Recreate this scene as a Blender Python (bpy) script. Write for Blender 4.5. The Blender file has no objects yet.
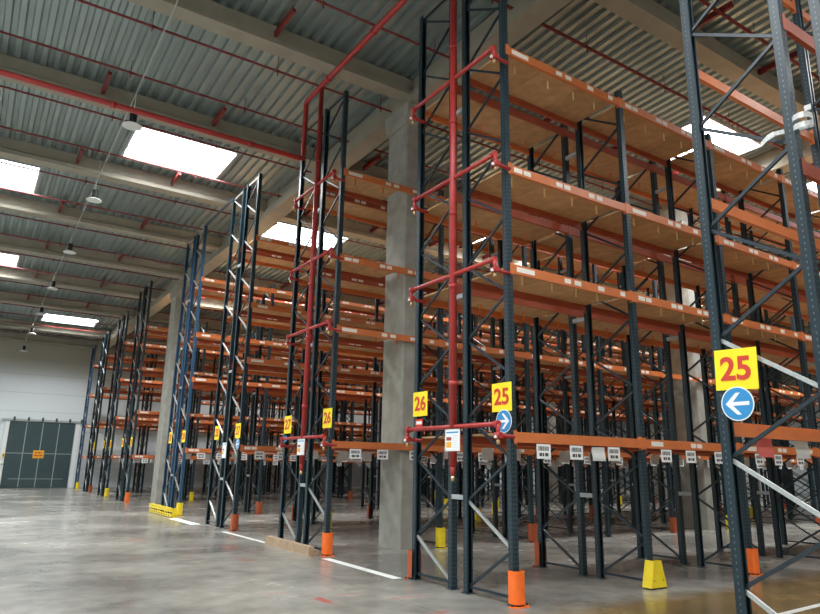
import bpy, bmesh, math, random
from mathutils import Vector, Matrix
random.seed(7)
C = bpy.context.scene.collection
PI = math.pi

# ------------------------------------------------------------------ materials
def mat(name, col, rough=.5, metal=0., var=0., vscale=8., bump=0., emis=None, spec=.5):
    m = bpy.data.materials.new(name); m.use_nodes = True
    nt = m.node_tree; b = nt.nodes['Principled BSDF']
    b.inputs['Base Color'].default_value = (*col, 1); b.inputs['Roughness'].default_value = rough
    b.inputs['Metallic'].default_value = metal; b.inputs['Specular IOR Level'].default_value = spec
    if var or bump:
        tc = nt.nodes.new('ShaderNodeTexCoord'); n = nt.nodes.new('ShaderNodeTexNoise')
        n.inputs['Scale'].default_value = vscale; n.inputs['Detail'].default_value = 5
        nt.links.new(tc.outputs['Object'], n.inputs['Vector'])
        if var:
            r = nt.nodes.new('ShaderNodeValToRGB')
            r.color_ramp.elements[0].position = .3; r.color_ramp.elements[1].position = .7
            r.color_ramp.elements[0].color = (*[c * (1 - var) for c in col], 1)
            r.color_ramp.elements[1].color = (*[min(1, c * (1 + var)) for c in col], 1)
            nt.links.new(n.outputs['Fac'], r.inputs['Fac']); nt.links.new(r.outputs['Color'], b.inputs['Base Color'])
        if bump:
            bp = nt.nodes.new('ShaderNodeBump'); bp.inputs['Strength'].default_value = bump; bp.inputs['Distance'].default_value = .01
            nt.links.new(n.outputs['Fac'], bp.inputs['Height']); nt.links.new(bp.outputs['Normal'], b.inputs['Normal'])
    if emis:
        b.inputs['Emission Color'].default_value = (*emis[0], 1); b.inputs['Emission Strength'].default_value = emis[1]
    return m

def math_node(nt, op, a, b=None, c=None):
    n = nt.nodes.new('ShaderNodeMath'); n.operation = op
    for i, v in enumerate((a, b, c)):
        if v is None: continue
        if isinstance(v, (int, float)): n.inputs[i].default_value = v
        else: nt.links.new(v, n.inputs[i])
    return n.outputs[0]

def upright_mat(name, col):
    """Painted steel with the punched slots of racking: two columns of small slots on the web, one on each side."""
    m = mat(name, col, .38, .0, spec=.45)
    nt = m.node_tree; b = nt.nodes['Principled BSDF']
    tc = nt.nodes.new('ShaderNodeTexCoord'); s = nt.nodes.new('ShaderNodeSeparateXYZ')
    nt.links.new(tc.outputs['Object'], s.inputs[0])
    zz = math_node(nt, 'PINGPONG', s.outputs['Z'], .03)            # period 6 cm
    zi = math_node(nt, 'LESS_THAN', zz, .0105)
    ax = math_node(nt, 'ABSOLUTE', s.outputs['X'])
    inx = math_node(nt, 'LESS_THAN', math_node(nt, 'ABSOLUTE', math_node(nt, 'SUBTRACT', ax, .024)), .008)
    web = math_node(nt, 'LESS_THAN', math_node(nt, 'ABSOLUTE', s.outputs['Y']), .002)
    side = math_node(nt, 'GREATER_THAN', ax, .048)
    iny = math_node(nt, 'LESS_THAN', math_node(nt, 'ABSOLUTE', math_node(nt, 'SUBTRACT', math_node(nt, 'ABSOLUTE', s.outputs['Y']), .045)), .006)
    h = math_node(nt, 'MAXIMUM', math_node(nt, 'MULTIPLY', inx, web), math_node(nt, 'MULTIPLY', side, iny))
    h = math_node(nt, 'MULTIPLY', h, zi)
    mix = nt.nodes.new('ShaderNodeMix'); mix.data_type = 'RGBA'
    nt.links.new(h, mix.inputs['Factor']); mix.inputs['A'].default_value = (*col, 1); mix.inputs['B'].default_value = (*[c * 2.2 + .06 for c in col], 1)  # slots paler than the steel: light passing through painted as colour
    nt.links.new(mix.outputs['Result'], b.inputs['Base Color'])
    return m

M = {}
M['dark'] = upright_mat('dark_blue_steel', (.009, .025, .034))
M['blue'] = upright_mat('blue_steel', (.018, .06, .115))
M['brace'] = mat('brace_paint', (.011, .023, .033), .4, spec=.5)
M['bluebrace'] = mat('blue_brace_paint', (.02, .07, .135), .4)
M['galv'] = mat('galvanised_steel', (.46, .49, .48), .42, .5, .12, 30)
M['spacer'] = mat('spacer_plate', (.42, .46, .47), .5, .3)
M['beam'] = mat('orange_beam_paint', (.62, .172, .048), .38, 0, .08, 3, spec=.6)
M['beamback'] = mat('back_beam_orange', (.34, .062, .022), .5, 0, .12, 3)  # darker, redder orange for the beams on the inner side
M['sticker'] = mat('white_sticker', (.85, .8, .72), .6, 0, .05, 40)
M['chip'] = mat('chipboard', (.56, .345, .18), .75, 0, .14, 5, .2)
M['chip2'] = mat('chipboard_panel', (.50, .305, .155), .75, 0, .14, 6, .2)
M['clip'] = mat('yellow_plastic', (.95, .82, .4), .5)
M['clipo'] = mat('orange_plastic', (.8, .22, .05), .5)
M['guardo'] = mat('orange_guard_paint', (.95, .17, .018), .42, 0, .06, 12)
M['guardr'] = mat('rust_guard_paint', (.42, .085, .025), .5, 0, .15, 12)
M['guardy'] = mat('yellow_guard_paint', (.9, .68, .02), .42, 0, .06, 12)
M['black'] = mat('black_rubber', (.012, .012, .013), .6)
M['pipe'] = mat('red_pipe_paint', (.40, .026, .022), .42, 0, .1, 6, spec=.6)
M['pipedark'] = mat('dark_red_pipe_paint', (.17, .013, .012), .5, 0, .15, 5)
M['brass'] = mat('brass_fitting', (.6, .42, .2), .35, .8)
M['concrete'] = mat('column_concrete', (.36, .355, .31), .8, 0, .16, 3.5, .25)
M['beamconc'] = mat('roof_beam_concrete', (.31, .285, .225), .8, 0, .1, 2.0, .2)
M['signy'] = mat('yellow_sign', (.95, .74, .01), .45, emis=((1, .78, .01), .05))
M['signred'] = mat('sign_red', (.62, .045, .02), .5)
M['signblue'] = mat('sign_blue', (.03, .27, .58), .4)
M['white'] = mat('white_plastic', (.86, .87, .86), .5)
M['ink'] = mat('black_ink', (.05, .05, .055), .6)
M['redpaper'] = mat('red_sheet', (.80, .17, .15), .6)
M['redcard'] = mat('dull_red_sheet', (.38, .05, .03), .6)
M['greypaper'] = mat('grey_sheet', (.68, .69, .66), .6)
M['tape'] = mat('clear_film', (.6, .6, .58), .25, 0, .2, 25)
M['wood'] = mat('raw_timber', (.42, .30, .19), .8, 0, .15, 9, .3)
M['paintw'] = mat('white_floor_paint', (.75, .76, .72), .5, 0, .12, 4)
M['lamp'] = mat('lamp_disc', (.75, .78, .76), .35)
M['door'] = mat('door_grey_green', (.045, .075, .08), .45, 0, .08, 2)
M['doorline'] = mat('door_joint', (.4, .45, .46), .5)
M['doorsign'] = mat('door_sign_orange', (.85, .42, .03), .5)

def floor_mat():
    m = bpy.data.materials.new('polished_concrete'); m.use_nodes = True; nt = m.node_tree; b = nt.nodes['Principled BSDF']
    tc = nt.nodes.new('ShaderNodeTexCoord'); L = nt.links.new
    n1 = nt.nodes.new('ShaderNodeTexNoise'); n1.inputs['Scale'].default_value = .35; n1.inputs['Detail'].default_value = 6; n1.inputs['Roughness'].default_value = .6
    n2 = nt.nodes.new('ShaderNodeTexNoise'); n2.inputs['Scale'].default_value = 3.; n2.inputs['Detail'].default_value = 8
    L(tc.outputs['Object'], n1.inputs['Vector']); L(tc.outputs['Object'], n2.inputs['Vector'])
    r = nt.nodes.new('ShaderNodeValToRGB'); e = r.color_ramp.elements
    e[0].position = .36; e[0].color = (.165, .163, .145, 1); e[1].position = .62; e[1].color = (.375, .362, .318, 1)
    L(n1.outputs['Fac'], r.inputs['Fac'])
    s = nt.nodes.new('ShaderNodeSeparateXYZ'); L(tc.outputs['Object'], s.inputs[0])
    # brown aisle tint: ochre floor plus the warm reflection painted into its colour
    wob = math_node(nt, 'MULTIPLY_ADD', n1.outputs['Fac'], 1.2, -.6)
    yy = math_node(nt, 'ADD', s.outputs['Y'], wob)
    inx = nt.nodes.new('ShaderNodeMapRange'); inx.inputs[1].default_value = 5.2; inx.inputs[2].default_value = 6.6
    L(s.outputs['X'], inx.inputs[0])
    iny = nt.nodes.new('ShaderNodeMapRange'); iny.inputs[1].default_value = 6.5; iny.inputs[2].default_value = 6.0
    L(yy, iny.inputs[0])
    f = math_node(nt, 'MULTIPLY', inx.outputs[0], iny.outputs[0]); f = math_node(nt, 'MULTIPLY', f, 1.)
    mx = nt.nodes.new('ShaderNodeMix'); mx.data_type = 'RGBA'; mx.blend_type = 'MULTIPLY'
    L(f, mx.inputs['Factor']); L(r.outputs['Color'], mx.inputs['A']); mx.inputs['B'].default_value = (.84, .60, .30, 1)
    # fine mottling
    r2 = nt.nodes.new('ShaderNodeValToRGB'); e = r2.color_ramp.elements
    e[0].position = .3; e[0].color = (.8, .8, .8, 1); e[1].position = .7; e[1].color = (1.08, 1.08, 1.08, 1)
    L(n2.outputs['Fac'], r2.inputs['Fac'])
    m2 = nt.nodes.new('ShaderNodeMix'); m2.data_type = 'RGBA'; m2.blend_type = 'MULTIPLY'; m2.inputs['Factor'].default_value = 1
    L(mx.outputs['Result'], m2.inputs['A']); L(r2.outputs['Color'], m2.inputs['B'])
    # faded red marks worn into the concrete
    out = m2.outputs['Result']
    for (cx, cy, sx, sy, k) in ((4.2, 8.4, .10, .55, .9), (4.75, 8.55, .35, .06, .5), (5.2, 8.0, .6, .07, .45), (4.0, 9.1, .5, .07, .35), (5.0, 14.2, .3, .7, .5), (4.6, 12.4, .25, .3, .6), (3.4, 16.5, 1.3, .35, .3), (5.1, 7.0, .25, .08, .7)):
        dx = math_node(nt, 'DIVIDE', math_node(nt, 'SUBTRACT', s.outputs['X'], cx), sx)
        dy = math_node(nt, 'DIVIDE', math_node(nt, 'SUBTRACT', s.outputs['Y'], cy), sy)
        d = math_node(nt, 'ADD', math_node(nt, 'MULTIPLY', dx, dx), math_node(nt, 'MULTIPLY', dy, dy))
        g = math_node(nt, 'SUBTRACT', 1., d); g = math_node(nt, 'MAXIMUM', g, 0.)
        nn = nt.nodes.new('ShaderNodeMapRange'); nn.inputs[1].default_value = .45; nn.inputs[2].default_value = .6
        L(n2.outputs['Fac'], nn.inputs[0])
        g = math_node(nt, 'MULTIPLY', math_node(nt, 'MULTIPLY', g, nn.outputs[0]), k)
        mm = nt.nodes.new('ShaderNodeMix'); mm.data_type = 'RGBA'; L(g, mm.inputs['Factor']); L(out, mm.inputs['A']); mm.inputs['B'].default_value = (.5, .07, .05, 1)
        out = mm.outputs['Result']
    # thin saw cut joints every 5.5 m
    jx = math_node(nt, 'LESS_THAN', math_node(nt, 'PINGPONG', math_node(nt, 'ADD', s.outputs['X'], .4), 2.75), .006)
    jy = math_node(nt, 'LESS_THAN', math_node(nt, 'PINGPONG', math_node(nt, 'ADD', s.outputs['Y'], 1.), 2.75), .006)
    j = math_node(nt, 'MULTIPLY', math_node(nt, 'MAXIMUM', jx, jy), .45)
    mj = nt.nodes.new('ShaderNodeMix'); mj.data_type = 'RGBA'; L(j, mj.inputs['Factor']); L(out, mj.inputs['A']); mj.inputs['B'].default_value = (.06, .055, .05, 1)
    L(mj.outputs['Result'], b.inputs['Base Color'])
    rr = nt.nodes.new('ShaderNodeMapRange'); rr.inputs[3].default_value = .13; rr.inputs[4].default_value = .36
    L(n1.outputs['Fac'], rr.inputs[0]); L(rr.outputs[0], b.inputs['Roughness'])
    b.inputs['Specular IOR Level'].default_value = .55
    bp = nt.nodes.new('ShaderNodeBump'); bp.inputs['Strength'].default_value = .08; bp.inputs['Distance'].default_value = .01
    L(n2.outputs['Fac'], bp.inputs['Height']); L(bp.outputs['Normal'], b.inputs['Normal'])
    return m
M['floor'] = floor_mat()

def wall_mat():
    m = mat('white_cladding', (.62, .66, .66), .55, 0, .05, .8)
    nt = m.node_tree; b = nt.nodes['Principled BSDF']
    tc = nt.nodes.new('ShaderNodeTexCoord'); s = nt.nodes.new('ShaderNodeSeparateXYZ'); nt.links.new(tc.outputs['Object'], s.inputs[0])
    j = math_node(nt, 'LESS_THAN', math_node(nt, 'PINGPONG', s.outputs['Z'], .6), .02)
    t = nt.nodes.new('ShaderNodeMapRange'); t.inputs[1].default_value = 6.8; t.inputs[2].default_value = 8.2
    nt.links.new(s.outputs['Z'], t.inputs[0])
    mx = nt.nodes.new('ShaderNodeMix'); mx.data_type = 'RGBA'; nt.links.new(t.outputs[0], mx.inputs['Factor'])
    mx.inputs['A'].default_value = (.74, .79, .80, 1); mx.inputs['B'].default_value = (.42, .40, .33, 1)  # shading below the roof painted in as a darker tan upper wall
    m2 = nt.nodes.new('ShaderNodeMix'); m2.data_type = 'RGBA'; nt.links.new(math_node(nt, 'MULTIPLY', j, .35), m2.inputs['Factor'])
    nt.links.new(mx.outputs['Result'], m2.inputs['A']); m2.inputs['B'].default_value = (.3, .32, .33, 1)
    nt.links.new(m2.outputs['Result'], b.inputs['Base Color'])
    return m
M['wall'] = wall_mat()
M['roof'] = mat('roof_sheet_steel', (.285, .345, .335), .34, .5, .06, 1.2)
M['sky'] = mat('skylight_sheet', (.9, .95, 1.), .5, emis=((.93, .97, 1.), 14.))
M['frame'] = mat('skylight_frame', (.5, .52, .53), .5)

# ------------------------------------------------------------------ mesh helpers
class MB:
    def __init__(s): s.bm = bmesh.new(); s.mats = []
    def mi(s, m):
        if m not in s.mats: s.mats.append(m)
        return s.mats.index(m)
    def box(s, a, b, m, mtx=None):
        """box from corner a to corner b"""
        vs = [s.bm.verts.new((x, y, z)) for x in (a[0], b[0]) for y in (a[1], b[1]) for z in (a[2], b[2])]
        if mtx is not None:
            for v in vs: v.co = mtx @ v.co
        k = s.mi(m)
        for f in ((0, 1, 3, 2), (4, 6, 7, 5), (0, 4, 5, 1), (2, 3, 7, 6), (0, 2, 6, 4), (1, 5, 7, 3)):
            fc = s.bm.faces.new([vs[i] for i in f]); fc.material_index = k
    def bar(s, p, q, w, t, m, nrm=(1, 0, 0)):
        """bar from p to q, width w in its plane, thickness t along nrm"""
        p, q = Vector(p), Vector(q); d = (q - p); L = d.length; d.normalize(); n = Vector(nrm); u = d.cross(n).normalized(); n = u.cross(d)
        mt = Matrix((( *d, 0), (*u, 0), (*n, 0), (0, 0, 0, 1))).transposed(); mt = Matrix.Translation(p) @ mt
        s.box((0, -w / 2, -t / 2), (L, w / 2, t / 2), m, mt)
    def tube(s, pts, r, m, seg=10, cap=True):
        k = s.mi(m); pts = [Vector(p) for p in pts]; rings = []
        up = Vector((0, 0, 1))
        for i, p in enumerate(pts):
            d = (pts[min(i + 1, len(pts) - 1)] - pts[max(i - 1, 0)]).normalized()
            a = d.cross(up) if abs(d.dot(up)) < .95 else d.cross(Vector((1, 0, 0)))
            a.normalize(); b = d.cross(a)
            rr = r[i] if isinstance(r, (list, tuple)) else r
            rings.append([s.bm.verts.new(p + a * rr * math.cos(2 * PI * j / seg) + b * rr * math.sin(2 * PI * j / seg)) for j in range(seg)])
        for r0, r1 in zip(rings, rings[1:]):
            for j in range(seg):
                f = s.bm.faces.new((r0[j], r0[(j + 1) % seg], r1[(j + 1) % seg], r1[j])); f.material_index = k; f.smooth = True
        if cap:
            for rg in (rings[0], rings[-1]):
                f = s.bm.faces.new(rg); f.material_index = k
    def prism(s, poly, z0, z1, m, axis='z'):
        """extrude a closed 2-D polygon; axis z: (x,y), axis x: (y,z), axis y: (x,z)"""
        k = s.mi(m)
        def P(a, b, h): return {'z': (a, b, h), 'x': (h, a, b), 'y': (a, h, b)}[axis]
        A = [s.bm.verts.new(P(a, b, z0)) for a, b in poly]; B = [s.bm.verts.new(P(a, b, z1)) for a, b in poly]
        n = len(poly)
        for i in range(n):
            f = s.bm.faces.new((A[i], A[(i + 1) % n], B[(i + 1) % n], B[i])); f.material_index = k
        for g in (A, B):
            f = s.bm.faces.new(g); f.material_index = k
    def quad(s, pts, m):
        f = s.bm.faces.new([s.bm.verts.new(p) for p in pts]); f.material_index = s.mi(m)
    def mesh(s, name, recalc=True):
        if recalc: bmesh.ops.recalc_face_normals(s.bm, faces=s.bm.faces)
        me = bpy.data.meshes.new(name); s.bm.to_mesh(me); s.bm.free()
        for m in s.mats: me.materials.append(m)
        return me

def ob(name, me, loc=(0, 0, 0), parent=None, rz=0., kind=None):
    o = bpy.data.objects.new(name, me); C.objects.link(o); o.location = loc
    if rz: o.rotation_euler = (0, 0, rz)
    if parent is not None: o.parent = parent
    if kind: o['kind'] = kind
    return o
def tag(o, label, cat, group=None):
    o['label'] = label; o['category'] = cat
    if group: o['group'] = group
    return o
def thing(name, label, cat, loc=(0, 0, 0), rz=0., group=None):
    return tag(ob(name, None, loc, None, rz), label, cat, group)

_cache = {}
def cached(key, fn):
    if key not in _cache: _cache[key] = fn()
    return _cache[key]

def text_mesh(s, size, m, bold=.0):
    cu = bpy.data.curves.new('t', 'FONT'); cu.body = s; cu.size = size; cu.align_x = 'CENTER'; cu.align_y = 'CENTER'
    cu.offset = bold; cu.extrude = .0015
    o = bpy.data.objects.new('t', cu); C.objects.link(o)
    dg = bpy.context.evaluated_depsgraph_get(); dg.update()
    me = bpy.data.meshes.new_from_object(o.evaluated_get(dg)); me.materials.clear(); me.materials.append(m)
    bpy.data.objects.remove(o); return me

# ------------------------------------------------------------------ layout (metres): x runs down the aisles, y along the cross aisle
X0 = 6.21; Y0 = 6.81; P = 5.44; B = 2.76; D = 1.05; G = .275; H = 1.7246
LEV = (2.21, 4.62, 6.20, 8.24); LEVF = (2.03, 3.98, 5.95, 7.9)
XE, YW = 62., 49.55
def zroof(y): return 11.15 - .04 * (y - 13)

# ------------------------------------------------------------------ room shell
def struct(name, me, loc=(0, 0, 0), parent=None): return ob(name, me, loc, parent, kind='structure')
XL, YB = -9., -7.
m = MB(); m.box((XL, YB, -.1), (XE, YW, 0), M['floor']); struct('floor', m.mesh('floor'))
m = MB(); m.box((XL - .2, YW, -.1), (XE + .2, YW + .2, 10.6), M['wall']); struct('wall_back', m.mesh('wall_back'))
m = MB(); m.box((XE, YB, -.1), (XE + .2, YW, 13), M['wall']); struct('wall_right', m.mesh('wall_right'))
m = MB(); m.box((XL - .2, YB, -.1), (XL, YW, 13), M['wall']); struct('wall_left', m.mesh('wall_left'))
m = MB(); m.box((XL - .2, YB - .2, -.1), (XE + .2, YB, 13), M['wall']); struct('wall_front', m.mesh('wall_front'))

# beams running along x (far lower edge at these y), girders along y on the columns
BY = [-5.9, -1.4, 3.0, 7.5, 12.6, 17.0, 21.35, 25.75, 30.15, 34.6, 39.1, 45.3, 49.2]
SKY = [(2.8, 5.7, 18.6, 20.8), (-2.2, .7, 23.0, 25.25), (8.9, 12.0, 23.0, 25.1), (-2.2, .75, 32.8, 35.0 - .5), (2.75, 5.65, 41.2, 43.1),
       (16.0, 18.9, 9.4, 11.6), (22.8, 25.8, 9.4, 11.6), (16., 18.9, 18.6, 20.8), (29., 32., 18.6, 20.8), (22.6, 25.6, 23.0, 25.1), (36., 39., 23., 25.1), (9., 12., 32.8, 34.5 - .05),
       (22.6, 25.6, 32.8, 34.4), (36., 39., 9.4, 11.6), (49., 52., 18.6, 20.8), (49., 52., 32.8, 34.4), (16., 18.9, 41.2, 43.1), (29., 32., 41.2, 43.1), (43., 46., 41.2, 43.1),
       (2.8, 5.7, .2, 2.4), (-2.2, .7, 4.6, 6.8), (16., 18.9, .2, 2.4), (9., 12., -4.5, -2.2), (23., 26., 4.6, 6.8), (-6.6, -3.7, .2, 2.4), (-6.6, -3.7, 9.4, 11.6), (-6.6, -3.7, 18.6, 20.8), (-6.6, -3.7, 27.4, 29.6), (-6.6, -3.7, 41.2, 43.1)]  # roof lights out of view here are added to fill the hall with light
SKY = [tuple(round(v * .979, 3) if v > 0 else v for v in q) for q in SKY]
SKY[4] = (2.7, 5.55, 42.3, 44.2)
SKY = [q if q[3] < 41.5 or i == 4 else (q[0], q[1], 42.3, 44.2) for i, q in enumerate(SKY)]
# trapezoidal roof sheet, ribs along y; skylights cut out
def corrug(m, xa, xb, ya, yb):
    pitch = .27; dz = .08
    n0 = math.floor((xa - XL) / pitch); x = XL + n0 * pitch
    prof = []
    while x < xb + pitch:
        prof += [(x, 0), (x + .11, 0), (x + .14, dz), (x + .24, dz)]; x += pitch
    prof = [(px, pz) for px, pz in prof if xa - 1e-6 <= px <= xb + 1e-6]
    if not prof or prof[0][0] > xa: prof.insert(0, (xa, 0))
    if prof[-1][0] < xb: prof.append((xb, 0))
    k = m.mi(M['roof'])
    A = [m.bm.verts.new((px, ya, zroof(ya) + pz)) for px, pz in prof]; Bv = [m.bm.verts.new((px, yb, zroof(yb) + pz)) for px, pz in prof]
    for i in range(len(prof) - 1):
        f = m.bm.faces.new((A[i], Bv[i], Bv[i + 1], A[i + 1])); f.material_index = k
m = MB()
ys = sorted(set([YB, YW] + [s[2] for s in SKY] + [s[3] for s in SKY]))
for ya, yb in zip(ys, ys[1:]):
    if yb - ya < 1e-4: continue
    x = XL
    for s in sorted([s for s in SKY if s[2] <= ya + 1e-4 and s[3] >= yb - 1e-4]):
        if s[0] > x: corrug(m, x, s[0], ya, yb)
        x = s[1]
    corrug(m, x, XE, ya, yb)
struct('ceiling', m.mesh('ceiling', False))
# glowing sheet and frame of each roof light
for i, (xa, xb, ya, yb) in enumerate(SKY):
    m = MB()
    za, zb = zroof(ya) + .12, zroof(yb) + .12
    n = 11
    for j in range(n):        # the translucent sheet follows the ribs
        u0 = xa + (xb - xa) * j / n; u1 = xa + (xb - xa) * (j + 1) / n
        m.quad([(u0, ya, za), (u0, yb, zb), ((u0 + u1) / 2, yb, zb + .05), ((u0 + u1) / 2, ya, za + .05)], M['sky'])
        m.quad([((u0 + u1) / 2, ya, za + .05), ((u0 + u1) / 2, yb, zb + .05), (u1, yb, zb), (u1, ya, za)], M['sky'])
    w = struct('window_%d' % (i + 1), m.mesh('window', False))
    m = MB(); t = .05
    m.box((xa - t, ya - t, zroof(ya) - .06), (xb + t, ya, za + .06), M['frame']); m.box((xa - t, yb, zroof(yb) - .06), (xb + t, yb + t, za + .06), M['frame'])
    m.box((xa - t, ya, zroof(yb) - .03), (xa, yb, za + .06), M['frame']); m.box((xb, ya, zroof(yb) - .03), (xb + t, yb, za + .06), M['frame'])
    m.bar((xa, ya + (yb - ya) * .72, zroof(ya) - .02), (xb, ya + (yb - ya) * .72, zroof(ya) - .02), .05, .05, M['frame'], (0, 0, 1))
    ob('window_frame', m.mesh('window_frame'), (0, 0, 0), w)

k = 1
for y in BY:
    zb = zroof(y) - .50
    m = MB(); m.prism([(y - .40, zb + .02), (y, zb + .02 - .016), (y, zb + .14), (y - .08, zb + .19), (y - .08, zroof(y) - .005), (y - .32, zroof(y - .3) - .005), (y - .32, zb + .19), (y - .40, zb + .14)], XL, XE, M['beamconc'], 'x')
    struct('trim_%d' % k, m.mesh('roof_beam')); k += 1
# girders over the column lines
GX = [(7.98, 7.25), (19.1, 18.7), (31.4, 31.2), (42.6, 42.5), (54.8, 54.6)]
for xa, xb in GX:
    m = MB(); w = .27
    ya, yb = 12.7, 30.9
    def gx(y): return xa + .22 + (xb - xa) * (y - ya) / (yb - ya)
    vs = []
    for y in (YB, YW):
        zb = zroof(y) - .68; zt = zroof(y) - .01
        for dx, z in ((-w, zb), (w, zb), (w, zb + .28), (w - .1, zb + .34), (w - .1, zt), (-w + .1, zt), (-w + .1, zb + .34), (-w, zb + .28)):
            vs.append(m.bm.verts.new((gx(y) + dx, y, z)))
    kk = m.mi(M['beamconc']); A, Bq = vs[:8], vs[8:]
    for i in range(8): m.bm.faces.new((A[i], A[(i + 1) % 8], Bq[(i + 1) % 8], Bq[i]))
    m.bm.faces.new(A); m.bm.faces.new(Bq)
    struct('trim_%d' % k, m.mesh('roof_girder')); k += 1
# columns
colspots = []
for i, (xa, xb) in enumerate(GX):
    for j, (x, y) in enumerate(((xa - .04, 12.32), (xb - .1, 30.62))):
        if i == 0: x += .0
        colspots.append((x, y, i, j))
ordn = ['first', 'second', 'third', 'fourth', 'fifth']
for x, y, i, j in colspots:
    m = MB(); w = .46 if i == 0 else .55; d = .88; c = .03
    zt = zroof(y) - .68
    m.prism([(x + c, y), (x + w - c, y), (x + w, y + c), (x + w, y + d - c), (x + w - c, y + d), (x + c, y + d), (x, y + d - c), (x, y + c)], 0, zt, M['concrete'])
    # corbel head under the girder
    m.prism([(y - .1, zt - .25), (y - .1, zt - .01), (y + d + .1, zt - .01), (y + d + .1, zt - .25), (y + d, zt - .55), (y, zt - .55)], x - .05, x + w + .05, M['concrete'], 'x')
    o = ob('concrete_column', m.mesh('column'))
    if j == 0:
        lab = ['pale concrete column just inside the rack end beside the nearest blue 25 sign rack', 'concrete column seen through the racks left of the big 25 sign'][i] if i < 2 else 'distant concrete column in the %s bay line, hidden deep in the racks near aisle 26' % ordn[i]
    else:
        lab = ['slim concrete column at far left in front of the dark rack ends', 'far concrete column behind the blue rack ends'][i] if i < 2 else 'distant concrete column of the far line, %s one along the far racks' % ordn[i]
    if i == 0 and j == 0: lab = 'large pale concrete column standing between the 26 signs'
    tag(o, lab, 'column')

# ------------------------------------------------------------------ back wall door
def back_door():
    y = YW - .14
    m = MB(); m.box((2.15, y, 0.02), (5.9, y + .1, 4.15), M['door'])
    d = struct('door_1', m.mesh('door'))
    m = MB()
    for x in (3.1, 4.03, 4.97): m.box((x - .02, y - .012, .05), (x + .02, y, 4.1), M['doorline'])
    m.box((2.15, y - .012, 2.13), (5.9, y, 2.165), M['doorline']); m.box((2.5, y - .012, .55), (5.6, y, .575), M['doorline'])
    ob('panel_joints', m.mesh('joints'), (0, 0, 0), d)
    m = MB(); m.box((1.7, y - .06, 4.16), (6.6, y + .13, 4.3), M['galv'])
    for x in (2.3, 3.1, 3.9, 4.7, 5.5, 6.2): m.box((x, y - .1, 4.18), (x + .12, y - .06, 4.42), M['door'])
    ob('door_track', m.mesh('track'), (0, 0, 0), d)
    m = MB(); m.box((3.68, y - .03, 1.85), (4.3, y - .013, 2.35), M['doorsign'])
    s = ob('door_sign', m.mesh('door_sign'), (0, 0, 0), d)
    m = MB()
    for z, xs in ((2.2, ((3.78, 3.9), (3.94, 4.1), (4.13, 4.2))), (2.03, ((3.76, 3.92), (3.95, 4.04), (4.07, 4.22)))):
        for a, b in xs: m.box((a, y - .034, z - .05), (b, y - .0301, z + .03), M['signred'])
    ob('sign_marks', m.mesh('sign_marks'), (0, 0, 0), s)
    m = MB(); m.box((5.95, y, 0), (6.2, y + .13, 4.15), M['white']); m.box((6.4, y - .02, 0), (6.5, y + .13, 4.15), M['white']); m.box((1.9, y, 0), (2.13, y + .13, 4.15), M['white'])
    struct('trim_%d' % k, m.mesh('door_jamb'))
back_door(); k += 1
m = MB(); m.box((-XL and XL, YW - .1, 8.75), (XE, YW - .001, 9.0), M['door'])
for (z, c) in ((1.9, 'guardy'), (1.35, 'white')):
    mm = MB(); mm.box((2.0, YW - .26, z), (2.12, YW - .146, z + .22), M[c]); mm.box((2.03, YW - .275, z + .06), (2.09, YW - .26, z + .14), M['black'])
    o = ob('control_box', mm.mesh('box')); tag(o, 'small %s control box beside the dark sliding door' % ('yellow' if c == 'guardy' else 'white'), 'control box')
m.bm.free()
m = MB(); m.tube([(1.75, YW - .5, 0), (1.75, YW - .5, .75)], .09, M['guardy'], 12); m.box((1.6, YW - .65, 0), (1.9, YW - .35, .02), M['guardy'])
tag(ob('bollard', m.mesh('bollard')), 'short yellow bollard left of the dark sliding door', 'bollard')

# ------------------------------------------------------------------ pallet racking
def upright_mesh(h, mk):
    def f():
        m = MB(); t = .004
        poly = [(-.05, 0), (.05, 0), (.05, .092), (.026, .092), (.026, .088), (.046, .088), (.046, t), (-.046, t), (-.046, .088), (-.026, .088), (-.026, .092), (-.05, .092)]
        m.prism(poly, .006, h, M[mk])
        m.box((-.075, -.03, 0), (.075, .12, .008), M[mk])
        return m.mesh('upright')
    return cached(('up', round(h, 2), mk), f)

def brace_segs(h, style, flip, end):
    """frame bracing in the plane x=0, aisle side at y=0, inner side at y=D. Returns (kind, a, b)."""
    sy = 1 if flip else -1
    yo, yi = .05 * sy, (D - .05) * sy
    ylo, yhi = min(yo, yi), max(yo, yi); out = []
    seq = []; k_ = 0
    while True:
        zi, zo = .08 + 1.18 * k_, .67 + 1.18 * k_
        if zi > h - .05: break
        seq.append((yi, zi))
        if zo > h - .05: break
        seq.append((yo, zo)); k_ += 1
    lim = {'nearest': 3.2, 'near': 1.5, 'far': 99}[style]
    for a, b in zip(seq, seq[1:]):
        right_fall = (a[1] - b[1]) * (a[0] - b[0]) > 0
        out.append(('silver_brace' if right_fall and end and max(a[1], b[1]) < lim else 'diagonal_brace', a, b))
    if style == 'far' and end: out.append(('silver_brace', (ylo, h - .05), (yhi, h - .05)))
    else: out.append(('horizontal_brace', (ylo, h - .06), (yhi, h - .06)))
    if style != 'nearest': out.append(('horizontal_brace', (ylo, .09), (yhi, .09)))
    return out
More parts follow.
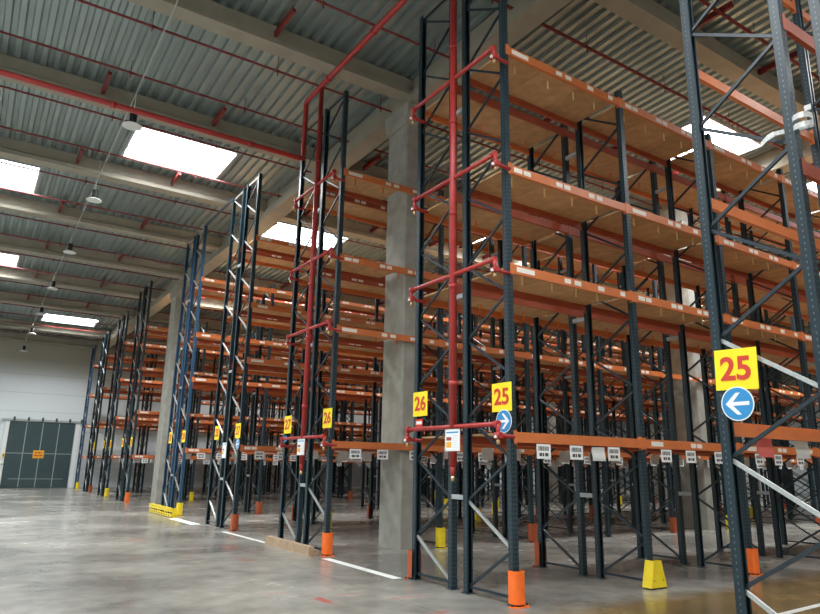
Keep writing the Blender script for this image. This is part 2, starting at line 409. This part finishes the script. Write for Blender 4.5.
def put_bracing(fr, h, mk, style, flip, end, single):
    dk = M['brace'] if mk == 'dark' else M['bluebrace']
    S = brace_segs(h, style, flip, end)
    def one(m, s):
        sv = s[0] == 'silver_brace'
        m.bar((0, s[1][0], s[1][1]), (0, s[2][0], s[2][1]), .038 if sv else .034, .032 if sv else .028, M['galv'] if sv else dk)
    if single:
        for q, s in enumerate(S):
            def f():
                m = MB(); one(m, s); return m.mesh('brace')
            ob(s[0], cached(('b1', round(h, 2), mk, style, flip, end, q), f), (0, 0, 0), fr)
    else:
        def f():
            m = MB()
            for s in S: one(m, s)
            return m.mesh('lattice')
        ob('lattice_bracing', cached(('bl', round(h, 2), mk, style, flip, end), f), (0, 0, 0), fr)

def beam_mesh(stick, back):
    def f():
        m = MB(); mt = M['beamback'] if back else M['beam']
        a, b = .055, B - .055
        # box beam with an inner step for the deck; y=0 is the outer face (facing -y when aisle is at -y)
        m.prism([(0, -.14), (0, 0), (.028, 0), (.028, -.03), (.05, -.03), (.05, -.14)], a, b, mt, 'x')
        for x in (.05, B - .058): m.box((x - .001, -.006, -.175), (x + .009, .056, .035), mt)
        m.box((.0, -.0065, -.16), (.058, -.002, .02), mt); m.box((B - .058, -.0065, -.16), (B, -.002, .02), mt)
        for x, w in {0: (), 1: ((.12, .17), (.32, .15), (1.02, .14), (1.20, .14), (1.78, .13), (1.97, .14)), 2: ((.13, .36), (1.12, .14), (1.34, .15), (1.88, .15), (2.42, .12)), 3: ((.2, .3), (1.25, .14), (1.42, .14), (2.35, .2))}[stick]:
            m.box((x, -.0025, -.105), (x + w, -.0002, -.03), M['sticker'])
        return m.mesh('beam')
    return cached(('bm', stick, back), f)

def deck_mesh(gap=None, side=0):
    def f():
        m = MB()
        x = .06; n = 3; w = (B - .12) / n
        for i in range(n):
            a, b = x + i * w + .003, x + (i + 1) * w - .003
            for p, q in ([(a, b)] if not gap else [(a, min(b, gap[0]))] if side == 0 else [(max(a, gap[1]), b)]):
                if q - p > .05: m.box((p, .03, -.031), (q, D - .03, -.003), M['chip'] if i % 2 else M['chip2'])
        return m.mesh('deck')
    return cached(('deck', gap, side), f)

def clip_mesh(mk):
    def f():
        m = MB(); m.box((-.015, -.005, -.15), (.015, .005, .01), M[mk]); m.box((-.018, -.006, -.015), (.018, .006, .01), M[mk]); return m.mesh('clip')
    return cached(('clip', mk), f)

def card_mesh(kind):
    def f():
        m = MB()
        if kind == 'white':
            m.box((0, 0, -.2), (.27, .003, 0), M['white'])
            x = .03
            rnd = random.Random(3)
            while x < .22:
                w = rnd.choice((.006, .01, .015)); m.box((x, -.001, -.09), (x + w, -.0001, -.03), M['ink']); x += w + rnd.choice((.006, .01))
            for (a, w) in ((.05, .05), (.11, .03), (.16, .06)): m.box((a, -.001, -.165), (a + w, -.0001, -.12), M['ink'])
        else:
            m.box((0, 0, -.22), (.3, .003, 0), M['greypaper'])
        return m.mesh('card')
    return cached(('card', kind), f)

def rack(label, yf, inner, nb, levels=LEV, hend=10.2, hint=8.42, mk='dark', style='near', detail=0, guards='', skip_labels=False, spacer=False, decks=True, cols={}, firststick=True):
    """single-deep racking run: aisle face at y=yf, inner=+1 if the body extends to +y"""
    t = thing('pallet_rack', label, 'pallet rack', (X0, yf, 0))
    flip = inner > 0
    for i in range(nb + 1):
        h = hend if i == 0 else hint
        st = style if i == 0 or style == 'far' else 'near'
        mk_ = mk; mk = mk if i == 0 else 'dark'
        fr = ob('upright_frame', None, (i * B, 0, 0), t)
        put_bracing(fr, h, mk, st, flip, i == 0, i == 0 or detail > 0)
        ob('upright', upright_mesh(h, mk), (0, 0, 0), fr, 0 if flip else PI)
        ob('upright', upright_mesh(h, mk), (0, D * inner, 0), fr, PI if flip else 0)
        if spacer:
            for z in (1.3, 4.35, 7.6) if detail or i < 3 else (1.3,):
                def f():
                    m = MB(); m.box((-.055, 0, -.035), (-.048, G - .004, .035), M['spacer']); m.box((-.055, 0, -.035), (.0, G - .004, -.03), M['spacer']); return m.mesh('spacer')
                ob('row_spacer', cached('spacer', f), (0, D * inner + (.002 if flip else -G + .002), z), fr)
    for i in range(nb):
        for li, z in enumerate(levels):
            gap = cols.get(i)
            st = 2 if (i + li) % 2 else 1
            if li == 0: st = 0 if i == 0 else 3
            if style == 'far': st = 1 + (i + li) % 3
            # aisle beam (its sticker side faces the aisle)
            fb = ob('load_beam', beam_mesh(st, False), (i * B, 0, z) if flip else (i * B + B, 0, z), t, 0 if flip else PI)
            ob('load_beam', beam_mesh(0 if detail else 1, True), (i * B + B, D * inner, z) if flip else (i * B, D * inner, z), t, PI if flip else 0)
            if decks: ob('chipboard_deck', deck_mesh(gap), (i * B, 0, z) if flip else (i * B + B, 0, z), t, 0 if flip else PI)
            if not decks: continue
            if gap: ob('chipboard_deck', deck_mesh(gap, 1), (i * B, 0, z), t)
            if detail == 2 and li > 0 and i < 5 or (detail == 1 and li > 0 and i < 3):
                for x in (.45, 1.15, 1.75, 2.3):
                    ob('deck_clip', clip_mesh('clip' if detail == 2 else 'clipo'), (i * B + x + .1 * math.sin(i * 3 + li * 2 + x), inner * .3, z - .03), t)
            if li == 0 and not skip_labels:
                for q, x in enumerate((.42, 1.08, 1.9)):
                    if (i + q) % 5 == 4 and not detail: continue
                    ob('location_card', card_mesh('white'), (.0 + x, -.008, -.15) if flip else (B - x, -.008, -.15), fb) if flip else ob('location_card', card_mesh('white'), (x, -.008, -.15), fb)
    return t

DG = D + G
R = {}
NB = 12
racks = [
 # key, aisle-face y, inner dir, bays, kwargs, label
 ('near', 3.78, -1, 5, dict(detail=1, skip_labels=True, decks=False, style='nearest'), 'nearest rack at the right edge, carrying the 25 sign with the left arrow'),
 ('nearb', 3.78 - D - G - D, 1, 3, dict(detail=0, decks=False, skip_labels=True), 'rack standing back to back behind the nearest right hand rack'),
 ('r25', Y0, 1, 6, dict(detail=2, spacer=True), 'tall rack with chipboard decks carrying the 25 sign with the right arrow'),
 ('r26', Y0 + DG + D, -1, 6, dict(detail=1), 'rack carrying the 26 sign right beside the red sprinkler riser, backing onto rack 25'),
 ('q26', Y0 + P, 1, 8, dict(detail=1, spacer=True, cols={0: (1.62, 2.27), 4: (1.72, 2.46)}), 'rack with the concrete column in its first bay, carrying the farther 26 sign'),
 ('q27', Y0 + P + DG + D, -1, 9, dict(detail=0), 'rack carrying the narrow 27 sign, behind the timber kerb'),
 ('s27', Y0 + 2 * P, 1, NB, dict(style='far', hend=10.2, spacer=True), 'dark rack with silver zigzag braces, right hand one of the pair beyond sign 27'),
 ('s28', Y0 + 2 * P + DG + D, -1, NB, dict(style='far'), 'dark rack with silver zigzag braces, left hand one of the pair beyond sign 27'),
 ('t28', Y0 + 3 * P, 1, NB, dict(style='far', mk='blue', spacer=True), 'blue rack with a yellow post guard, right hand one of the blue pair'),
 ('t29', Y0 + 3 * P + DG + D, -1, NB, dict(style='far', mk='blue'), 'blue rack behind the low yellow barrier, left hand one of the blue pair'),
 ('u29', Y0 + 4.56 * P, 1, NB, dict(style='far', hend=10.05, levels=LEVF), 'dark far rack just left of the slim far column'),
 ('u30', Y0 + 4.56 * P + DG + D, -1, NB, dict(style='far', hend=10.05, levels=LEVF), 'dark far rack backing onto the one left of the slim far column'),
 ('v30', Y0 + 5.5 * P, 1, NB, dict(style='far', hend=9.55, levels=LEVF), 'far dark rack, second pair from the slim far column, side facing the column'),
 ('v31', Y0 + 5.5 * P + DG + D, -1, NB, dict(style='far', hend=9.55, levels=LEVF), 'far dark rack, second pair from the slim far column, side facing the back wall'),
 ('w31', Y0 + 6.45 * P, 1, NB, dict(style='far', hend=9.35, levels=LEVF), 'far dark rack, third pair from the slim far column, side facing the column'),
 ('w32', Y0 + 6.45 * P + DG + D, -1, NB, dict(style='far', hend=9.35, levels=LEVF), 'far dark rack, third pair from the slim far column, side facing the back wall'),
 ('z32', 47.1, 1, NB, dict(style='far', hend=9.2, levels=LEVF, mk='blue'), 'blue rack standing last, against the back wall beside the door'),
]
for key, yf, inn, nb, kw, lab in racks:
    R[key] = rack(lab, yf, inn, nb, **kw)

# tie bar across aisle 28 at the top of the frames
m = MB(); m.box((X0 - .03, Y0 + 2 * P + DG + D - .02, 10.2), (X0 + .03, Y0 + 3 * P + .02, 10.26), M['bluebrace'])
tag(ob('tie_bar', m.mesh('tie')), 'blue tie bar across the aisle on top of the rack frames', 'tie bar')

# ------------------------------------------------------------------ post guards
def guard_mesh(kind, mk):
    def f():
        m = MB()
        if kind == 'u':
            h = .43; r = .092; t = .009; n = 8
            # wraps -y side (aisle) of the post: U shape open to +y
            out = [(-r, .06)] + [(-r * math.cos(a * PI / n) , -.045 - (r - .045) * math.sin(a * PI / n)) for a in range(n + 1)] + [(r, .06)]
            inn = [(r - t, .06)] + [((r - t) * math.cos(a * PI / n), -.045 - (r - .045 - t) * math.sin(a * PI / n)) for a in range(n + 1)] + [(-r + t, .06)]
            m.prism(out + inn, .03, h, M[mk])
            m.prism([(-.17, -.02), (-.10, -.13), (.10, -.13), (.17, -.02), (.105, -.02), (.07, -.104), (-.07, -.104), (-.105, -.02)], 0, .012, M[mk])
            for x in (-.13, .13): m.tube([(x, -.05, .01), (x, -.05, .035)], .014, M['black'], 6)
        else:
            h = .40
            m.prism([(-.19, .02), (.19, .02), (.165, .07), (.085, h), (-.085, h), (-.165, .07)], -.115, -.105, M[mk], 'y')
            for s in (-1, 1):
                a = [(s * .19, -.115, .02), (s * .19, .05, .02), (s * .085, .05, h), (s * .085, -.115, h)]
                m.quad(a, M[mk]); m.quad([(p[0] - s * .009, p[1], p[2]) for p in a[::-1]], M[mk])
            m.box((-.17, -.1145, 0), (-.08, .0, .03), M['black']); m.box((.08, -.1145, 0), (.17, .0, .03), M['black'])
            for x in (-.11, .11): m.tube([(x, -.118, .12), (x, -.1151, .12)], .012, M['black'], 6)
        return m.mesh('guard')
    return cached(('g', kind, mk), f)
def guard(x, y, toward, kind, mk, label, group=None):
    """toward -1: aisle lies at -y; +1: aisle at +y; 0: facing -x"""
    rz = {-1: 0, 1: PI}[toward]
    o = ob('post_guard', guard_mesh(kind, mk), (x, y, 0), None, rz); tag(o, label, 'post guard', group)
    return o
guard(X0, Y0, -1, 'u', 'guardo', 'bright orange post guard on the corner post below the blue right arrow')
guard(X0 + B, Y0, -1, 'a', 'guardy', 'yellow tapered post guard on the second post of rack 25')
guard(X0 + 2 * B, Y0, -1, 'u', 'guardo', 'orange post guard seen just right of the nearest dark upright')
guard(X0 + 3 * B, Y0, -1, 'u', 'guardy', 'yellow post guard on the fourth post of rack 25')
guard(X0, Y0 + DG + D, 1, 'u', 'guardr', 'dull orange post guard at the foot below the nearer 26 sign')
guard(X0 + B, Y0 + DG + D, 1, 'u', 'guardr', 'rust red post guard on the second post behind rack 25')
guard(X0, Y0 + P, -1, 'u', 'guardo', 'orange post guard beside the end of the timber kerb')
guard(X0 + B, Y0 + P, -1, 'u', 'guardy', 'yellow post guard right of the large concrete column')
guard(X0, Y0 + 2 * P, -1, 'u', 'guardr', 'rust brown post guard on the silver braced rack end')
guard(X0, Y0 + 3 * P, -1, 'u', 'guardy', 'yellow post guard at the corner of the blue rack')
guard(X0, Y0 + 4.56 * P, -1, 'u', 'guardo', 'orange post guard on the far dark rack left of the yellow barrier')
guard(X0, Y0 + 5.5 * P, -1, 'u', 'guardy', 'yellow post guard on the second far rack end from the barrier')
guard(X0, Y0 + 6.45 * P, -1, 'u', 'guardr', 'rust red post guard on the third far rack end from the barrier')
guard(X0, 47.1, -1, 'u', 'guardy', 'yellow post guard nearest the dark sliding door')
rnd = random.Random(11)
for (y, tw, nb, nm) in ((Y0 + DG + D, 1, 6, 'rack 26'), (Y0 + P, -1, 8, ''), (Y0 + P + DG + D, 1, 8, ''), (Y0 + 2 * P, -1, 11, ''), (Y0 + 2 * P + DG + D, 1, 11, ''), (Y0 + 3 * P, -1, 11, ''), (Y0 + 4.56 * P, -1, 9, '')):
    for i in range(1, nb):
        if i < 2 and tw == 1 and nm: continue
        if i == 1 and abs(y - Y0 - P) < .01: continue
        c = rnd.choice(('guardy', 'guardr', 'guardr', None))
        if c: guard(X0 + i * B, y, tw, 'u', c, ('yellow' if c == 'guardy' else 'rust red') + ' guard round a post deep inside the racking, seen through other racks', ('yellow' if c == 'guardy' else 'rust red') + ' guards deep inside the racking')

# low barrier, kerb, floor lines
m = MB()
ya, yb = 22.6, 25.6
for z in (.0, .15): m.box((5.80, ya, z + .02), (5.86, yb, z + .11), M['guardy'])
for y in (ya, ya + 1., ya + 2., yb - .1): m.box((5.86, y, 0), (5.96, y + .1, .29), M['guardy'])
for y in [ya + .12 + .33 * i for i in range(9)]: m.box((5.795, y, .05), (5.80, y + .14, .085), M['black'])
m.box((5.78, ya, .27), (5.9, yb, .29), M['guardy'])
tag(ob('rack_end_barrier', m.mesh('barrier')), 'low yellow barrier on the floor in front of the blue rack ends', 'barrier')
m = MB(); m.box((5.86, 12.35, 0), (5.98, 14.62, .17), M['wood']); m.box((5.98, 12.4, 0), (6.09, 12.52, .1), M['wood'])
tag(ob('timber_kerb', m.mesh('kerb')), 'raw timber beam lying on the floor before the rack ends with sign 27', 'timber beam')
def stripe(x1, y1, x2, y2, w, label):
    m = MB(); a, b = Vector((x1, y1, 0)), Vector((x2, y2, 0)); n = (b - a).normalized().cross(Vector((0, 0, 1))) * w / 2
    m.quad([(a + n) + Vector((0, 0, .003)), (a - n) + Vector((0, 0, .003)), (b - n) + Vector((0, 0, .003)), (b + n) + Vector((0, 0, .003))], M['paintw'])
    me = m.mesh('stripe')
    tag(ob('floor_line', me), label, 'floor marking')
stripe(5.98, 9.3, 6.0, 11.9, .17, 'white painted floor line across aisle 26 before the column')
stripe(5.95, 14.75, 5.9, 17.6, .13, 'white painted floor line between the timber kerb and silver braced rack')
stripe(5.85, 19.9, 5.8, 22.3, .3, 'white painted floor line right of the low yellow barrier')
stripe(7.7, 4.75, 10.4, 4.9, .10, 'worn white floor line in the brown aisle at lower right')

# ------------------------------------------------------------------ signs
def sign(num, y, z, label, w=.41, h=.40, arrow=None, x=X0 - .062, flipz=0.):
    t = thing('aisle_sign', label, 'sign', (x, y, z), flipz)
    m = MB(); m.box((0, -w / 2, -h / 2), (.004, w / 2, h / 2), M['signy']); ob('sign_plate', m.mesh('plate'), (0, 0, 0), t)
    me = cached(('num', num), lambda: text_mesh(num, .315, M['signred'], .008))
    o = ob('numerals', me, (-.003, 0, -.005), t); o.rotation_euler = (PI / 2, 0, -PI / 2); o.scale = (1.02, 1, 1)
    return t
def arrow(y, z, right, label, x=X0 - .066, r=.165):
    t = thing('arrow_sign', label, 'sign', (x, y, z))
    def disc(rr, x0, x1, mk):
        m = MB(); n = 40; m.prism([(rr * math.cos(2 * PI * i / n), rr * math.sin(2 * PI * i / n)) for i in range(n)], x0, x1, M[mk], 'x'); return m.mesh('disc')
    ob('white_rim', disc(r, 0, .004, 'white'), (0, 0, 0), t); ob('blue_disc', disc(r * .93, -.002, 0, 'signblue'), (0, 0, 0), t)
    s = -1 if right else 1     # screen right is -y
    a = r * .72; m = MB(); q = .028
    pts = [(s * a, 0), (s * (a - .11), .105), (s * (a - .155), .105), (s * (a - .075), q / 2 + .004), (-s * a, q / 2 + .004), (-s * a, -q / 2 - .004), (s * (a - .075), -q / 2 - .004), (s * (a - .155), -.105), (s * (a - .11), -.105)]
    m.prism(pts, -.0035, -.002, M['white'], 'x'); ob('arrow', m.mesh('arrow'), (0, 0, 0), t)
sign('25', 3.545, 2.70, 'large yellow sign with red 25, nearest, on the right hand dark upright', .43, .40).rotation_euler = (math.radians(2), 0, 0)
arrow(3.56, 2.365, False, 'round blue sign with a white arrow pointing left under the nearest 25')
sign('25', 6.97, 2.69, 'yellow sign with red 25 above the right arrow on the rack corner')
arrow(6.93, 2.355, True, 'round blue sign with a white arrow pointing right on the rack 25 corner', r=.16)
sign('26', 8.985, 2.73, 'yellow sign with red 26 between the column and the red riser')
sign('26', Y0 + P + .13, 2.67, 'yellow sign with red 26 on the rack end left of the column')
sign('27', Y0 + P + DG + D - .22, 2.62, 'yellow sign with red 27 above the timber kerb')
def small_sign(y, z, mk, label, w=.2, h=.13):
    m = MB(); m.box((0, -w / 2, -h / 2), (.004, w / 2, h / 2), M[mk]); m.box((-.001, -w / 2 + .02, -.02), (-.0001, w / 2 - .02, .03), M['white'])
    tag(ob('notice_plate', m.mesh('notice'), (X0 - .056, y, z)), label, 'sign')
small_sign(9.02, 2.42, 'signred', 'small red and white plate under the nearer 26 sign')
small_sign(14.54, 2.3, 'signblue', 'small blue and white plate under the 27 sign')
for (y, mk, lab) in ((17.8, '27', 'yellow sign on the right upright of the silver braced racks'), (19.62, '28', 'yellow sign on the left upright of the silver braced racks'), (23.25, '28', 'yellow sign on the right upright of the blue racks'), (25.0, '29', 'yellow sign on the left upright of the blue racks'),
                     (Y0 + 4.56 * P + .2, '29', 'yellow sign on the first far dark rack end'), (Y0 + 4.56 * P + DG + D - .2, '30', 'yellow sign on the left post of the first far dark pair'), (Y0 + 5.5 * P + .2, '30', 'yellow sign on the second far dark rack end'), (Y0 + 5.5 * P + DG + D - .2, '31', 'yellow sign on the left post of the second far dark pair'),
                     (Y0 + 6.45 * P + .2, '31', 'yellow sign on the third far dark rack end')):
    sign(mk, y, 2.6, lab)
arrow(17.75, 2.24, False, 'small blue arrow disc under the yellow sign of the silver braced racks', r=.15)

# document holders hung on the rack ends
def holder(y, z, x, w, h, label):
    t = thing('document_holder', label, 'document', (x, y, z))
    m = MB(); m.box((0, -w / 2, -h / 2), (.006, w / 2, h / 2), M['white']); m.box((-.004, -w / 2 - .008, -h / 2 - .008), (.0, -w / 2, h / 2 + .008), M['greypaper']); m.box((-.004, w / 2, -h / 2 - .008), (.0, w / 2 + .008, h / 2 + .008), M['greypaper'])
    m.box((-.004, -w / 2 - .008, h / 2), (.0, w / 2 + .008, h / 2 + .012), M['greypaper'])
    ob('clear_pocket', m.mesh('pocket'), (0, 0, 0), t)
    m = MB()
    m.box((-.0075, .02, -.1), (-.0065, w / 2 - .03, -.02), M['doorsign']); m.box((-.0075, .02, .0), (-.0065, w / 2 - .03, .05), M['redcard'])
    for i in range(6): m.box((-.0075, -w / 2 + .03, .06 - .032 * i), (-.0065, -.01, .07 - .032 * i), M['greypaper'])
    m.box((-.0075, -w / 2 + .03, h / 2 - .045), (-.0065, w / 2 - .03, h / 2 - .025), M['signblue'])
    m.box((-.0065, -w / 2 + .012, -h / 2 + .012), (.0, w / 2 - .012, h / 2 - .012), M['white'])
    ob('printed_sheet', m.mesh('sheet'), (0, 0, 0), t)
holder(7.71, 2.10, 5.85, .34, .30, 'white printed sheet in a holder on the nearer red riser, right of the 26 sign')
holder(12.95, 2.08, 5.85, .34, .32, 'white printed sheet in a holder on the farther red riser, beside the 27 sign')
holder(18.83, 2.08, X0 - .06, .34, .42, 'white printed sheet in a holder on the silver braced racks')

# sheets hanging from the nearest rack's beam
def sheet(x, y, z, w, h, mk, label):
    m = MB(); n = 5
    for i in range(n):
        z0, z1 = z - h * i / n, z - h * (i + 1) / n; b0, b1 = .012 * math.sin(i * 1.1), .012 * math.sin((i + 1) * 1.1)
        m.quad([(x, y + b0, z0), (x + w, y + b0 * .5, z0), (x + w + .004 * i, y + b1 * .5, z1), (x, y + b1, z1)], M[mk])
    tag(ob('hanging_sheet', m.mesh('sheet', False)), label, 'sheet')
sheet(6.84, 3.80, 2.15, .30, .27, 'redpaper', 'red sheet hanging from the orange beam right of the nearest 25')
sheet(7.60, 3.80, 2.15, .30, .27, 'greypaper', 'off-white sheet hanging from the orange beam at the right edge')
sheet(7.75, Y0 - .012, 2.05, .28, .2, 'greypaper', 'dull grey sheet hanging under the first beam of rack 25')
# film wrapped round the nearest rack's far post
m = MB(); rf = random.Random(5); path = []
for q in range(25):
    a = q / 24 * 4 * PI; path.append((X0 + .085 * math.cos(a), 2.67 + .09 * math.sin(a), 4.97 + .05 * math.sin(a * .5)))
path += [(X0 - .09, 2.9 + .07 * q, 4.93 - .03 * q + .015 * (q % 2)) for q in range(3)]
path = [(X0 - .10, 2.30 + .06 * q, 5.10 - .012 * q + .012 * (q % 2)) for q in range(4, 6)] + path
for p, q in zip(path, path[1:]):
    w1 = .022 + .01 * rf.random(); m.quad([(p[0], p[1], p[2] - .028), (q[0], q[1], q[2] - w1), (q[0], q[1], q[2] + w1), (p[0], p[1], p[2] + .028)], M['tape'])
tag(ob('film_wrap', m.mesh('wrap', False)), 'clear film wrapped round the upper post of the nearest rack', 'film')

# ------------------------------------------------------------------ sprinkler system
XR = 5.91
def riser(y, ytop, arms, label, zt, zlow):
    t = thing('sprinkler_riser', label, 'sprinkler pipe', (XR, y, 0))
    m = MB(); m.tube([(0, 0, zlow + .14), (0, 0, zt)], .054, M['pipe'], 14)
    for z in (2.9, 4.4, 5.6, 7.2, 8.6): m.tube([(0, 0, z), (0, 0, z + .07)], .064, M['pipe'], 14)
    ob('vertical_pipe', m.mesh('vp'), (0, 0, 0), t)
    m = MB(); m.tube([(0, 0, zlow), (0, 0, zlow + .16)], [.03, .045], M['pipe'], 12); m.tube([(0, 0, zlow - .07), (0, 0, zlow)], .03, M['brass'], 10)
    ob('drain_valve', m.mesh('dv'), (0, 0, 0), t)
    for (z, ya, yb) in arms:
        ya -= y; yb -= y
        m = MB(); x = .0
        m.tube([(x, ya, z), (x, yb, z)], .034, M['pipe'], 10)
        for ye in (ya, yb):
            s = 1 if ye > 0 else -1
            m.tube([(x, ye - s * .06, z), (x, ye + s * .01, z)], .05, M['pipe'], 10)
            m.tube([(x, ye, z), (x, ye, z - .13), (x + .12, ye, z - .16), (x + .28, ye, z - .16)], .03, M['pipe'], 8)
            m.tube([(x, ye - .055, z - .15), (x, ye + .055, z - .15)], .045, M['pipe'], 10)
        a = ob('branch_pipe', m.mesh('bp'), (0, 0, 0), t)
        for ye in (ya, yb):
            m = MB(); m.tube([(x, ye, z - .2), (x, ye, z - .27)], [.022, .028], M['brass'], 8); m.tube([(x - .06, ye, z - .17), (x - .02, ye, z - .17)], .02, M['white'], 8)
            ob('valve', m.mesh('valve'), (0, 0, 0), a)
    return t
A26 = Y0 + DG + D
riser(7.78, 7.78, [(2.30, 6.78, A26 - .2), (4.62, 6.80, A26 - .25), (6.24, 6.75, A26 - .3), (8.03, 6.75, A26 - .2)], 'red sprinkler riser with level arms between the 26 and 25 signs', 10.55, 1.6)
B27 = Y0 + P + DG + D
riser(13.0, 13.0, [(2.28, 12.0, B27 - .5), (4.62, 12.0, B27 - .5), (6.2, 12.05, B27 - .45), (8.03, 12.1, B27 - .45)], 'red sprinkler riser with level arms in front of the 27 and 26 rack ends', 10.52, 1.6)
def pipe(pts, r, mk, label, name='sprinkler_pipe', group=None, joints=None):
    m = MB(); m.tube(pts, r, M[mk], 10)
    if joints:
        for p, q in joints: m.tube([p, q], r * 1.25, M[mk], 10)
    tag(ob(name, m.mesh('pipe')), label, 'pipe', group)
pipe([(XR, -6.5, 10.62), (XR, 13.75, 10.62), (XR, 13.84, 10.60), (XR, 13.88, 10.52), (XR, 13.88, 9.15), (XR, 13.87, 9.06), (XR - .1, 13.86, 9.03), (XL + .1, 13.86, 9.03)], .062, 'pipe', 'thick red main pipe under the roof, turning down and running left', 'sprinkler_main', None,
     [((XR, y, 10.62), (XR, y + .1, 10.62)) for y in (1.5, 4.5, 7.7, 10.5, 12.6)] + [((x, 13.86, 9.03), (x + .1, 13.86, 9.03)) for x in (4.5, 1.5, -1.5)])
# thin sprinkler lines under the roof sheet
pn = 0
PY = [2.0, 4.2, 6.4, 8.7, 10.7, 13.07, 15.3, 17.6, 19.75, 22.1, 24.1, 26.5, 28.7, 30.9, 33.0, 35.4, 37.4, 39.9, 42.0, 44.3, 46.6]
desc = {13.07: 'thin dark red roof pipe running right beyond the beam at the big column', 10.7: 'thin dark red roof pipe crossing under the thick red main at top centre', 8.7: 'thin red roof pipe with drops above the deck of rack 25', 6.4: 'thin red roof pipe at top right behind the nearest rack', 15.3: 'thin dark red roof pipe just right of the thick red main', 19.75: 'thin red roof pipe along the big bright skylight at left'}
for y in PY:
    z = zroof(y) - (.33 if y != 13.07 else .52)
    m = MB(); m.tube([(XL + .1, y, z), (XE - .1, y, z)], .036 if y in (6.4, 8.7) else .027, M['pipedark'], 8)
    x = -3.6
    while x < 40:
        m.tube([(x, y, z), (x, y, z - .12)], .014, M['pipedark'], 6); m.tube([(x, y, z + .02), (x, y, zroof(y))], .008, M['pipedark'], 5)
        m.tube([(x - .05, y, z), (x + .05, y, z)], .036, M['pipedark'], 8)
        x += 2.8
    lab = desc.get(y, 'thin dark red sprinkler line running under the corrugated roof sheet')
    tag(ob('roof_sprinkler_line', m.mesh('line')), lab, 'pipe', None if y in desc else 'thin sprinkler lines under the far and side roof bays')
# steel hanger angles bridging beam and pipe
bn = 0
for i, yb in enumerate(BY[2:11]):
    for x in (-1.2, 1.6, 4.4, 9.15, 11.95, 14.75, 17.6):
        m = MB(); y0_ = yb - 1.2 - .4; z = zroof(yb) - .2
        m.box((x - .035, yb - 1.35, z - .07), (x + .035, yb - .31, z), M['pipedark']); m.box((x - .035, yb - 1.35, z), (x - .025, yb - .31, z + .07), M['pipedark'])
        tag(ob('pipe_bracket', m.mesh('bracket')), 'short dark red steel bracket fixed to a concrete roof beam', 'bracket', 'dark red brackets on the roof beams')

# ------------------------------------------------------------------ pendant lamps on a thin trunking
m = MB(); XT = 2.22
def zt_(y): return zroof(y) - .62
m.bar((XT, -2, zt_(-2)), (XT, 49, zt_(49)), .026, .02, M['galv'], (1, 0, 0))
for y in range(0, 49, 3): m.tube([(XT, y, zt_(y)), (XT, y, zroof(y) - .0)], .004, M['lamp'], 5)
tag(ob('cable_trunking', m.mesh('trunk')), 'thin pale cable trunking carrying the pendant lamps under the roof', 'trunking')
lampdesc = ['round pendant lamp in front of the big left skylight, nearest one', 'pendant lamp second along the trunking from the nearest', 'pendant lamp third along the trunking', 'pendant lamp fourth along the trunking', 'pendant lamp fifth along the trunking', 'pendant lamp sixth along the trunking, small and far', 'pendant lamp last along the trunking before the white wall']
def lamp_meshes():
    m = MB(); m.tube([(0, 0, .0), (0, 0, .02), (0, 0, .05), (0, 0, .08)], [.225, .22, .16, .09], M['lamp'], 28)
    a = m.mesh('reflector')
    m = MB(); m.tube([(0, 0, .08), (0, 0, .1), (0, 0, .34), (0, 0, .36)], [.06, .085, .085, .04], M['black'], 14); b = m.mesh('housing')
    hs = []
    for top in (.888, .608):
        m = MB()
        for s in (-1, 1): m.tube([(0, s * .05, .34), (0, s * .004, top - .03), (0, s * .004, top)], .006, M['lamp'], 5)
        hs.append(m.mesh('hanger'))
    return a, b, hs
LA = lamp_meshes()
for i, y in enumerate((15.6, 21.3, 26.8, 32.3, 37.4, 42.6, 48.3)):
    t = thing('pendant_lamp', lampdesc[i], 'lamp', (XT, y, zt_(y) - .62 - (.28 if i == 0 else 0)))
    ob('reflector', LA[0], (0, 0, 0), t); ob('housing', LA[1], (0, 0, 0), t); ob('hanger', LA[2][min(i, 1)], (0, 0, 0), t)

# ------------------------------------------------------------------ light
for i, (xa, xb, ya, yb) in enumerate(SKY):        # added fill lamp under each roof light, standing in for the sky
    l = bpy.data.lights.new('daylight_fill', 'AREA'); l.shape = 'RECTANGLE'; l.size = xb - xa - .1; l.size_y = yb - ya - .1
    l.energy = 620; l.color = (.95, .98, 1.); l.spread = math.radians(140)
    o = bpy.data.objects.new('daylight_fill', l); C.objects.link(o); o.location = ((xa + xb) / 2, (ya + yb) / 2, zroof(yb) - .05)
w = bpy.data.worlds.new('World'); bpy.context.scene.world = w; w.use_nodes = True
w.node_tree.nodes['Background'].inputs[0].default_value = (.75, .85, 1, 1); w.node_tree.nodes['Background'].inputs[1].default_value = .5

# ------------------------------------------------------------------ camera
f, pitch, roll, yaw = 655.42, .2387, .0168, .9886
fw = Vector((math.cos(pitch) * math.cos(yaw), math.cos(pitch) * math.sin(yaw), math.sin(pitch)))
rt = Vector((math.sin(yaw), -math.cos(yaw), 0)); up = rt.cross(fw)
c, s = math.cos(roll), math.sin(roll)
r2 = c * rt + s * up; u2 = -s * rt + c * up
cam = bpy.data.cameras.new('Camera'); co = bpy.data.objects.new('Camera', cam); C.objects.link(co)
mt = Matrix((r2, u2, -fw)).transposed().to_4x4(); mt.translation = Vector((0, 0, H)); co.matrix_world = mt
cam.sensor_width = 36; cam.lens = 36 * f / 820; cam.clip_end = 300; cam.clip_start = .05
sc = bpy.context.scene; sc.camera = co
sc.view_settings.view_transform = 'Standard'
try: sc.view_settings.look = 'None'
except Exception: pass
sc.view_settings.exposure = -0.40
sc.cycles.max_bounces = 6; sc.cycles.diffuse_bounces = 4
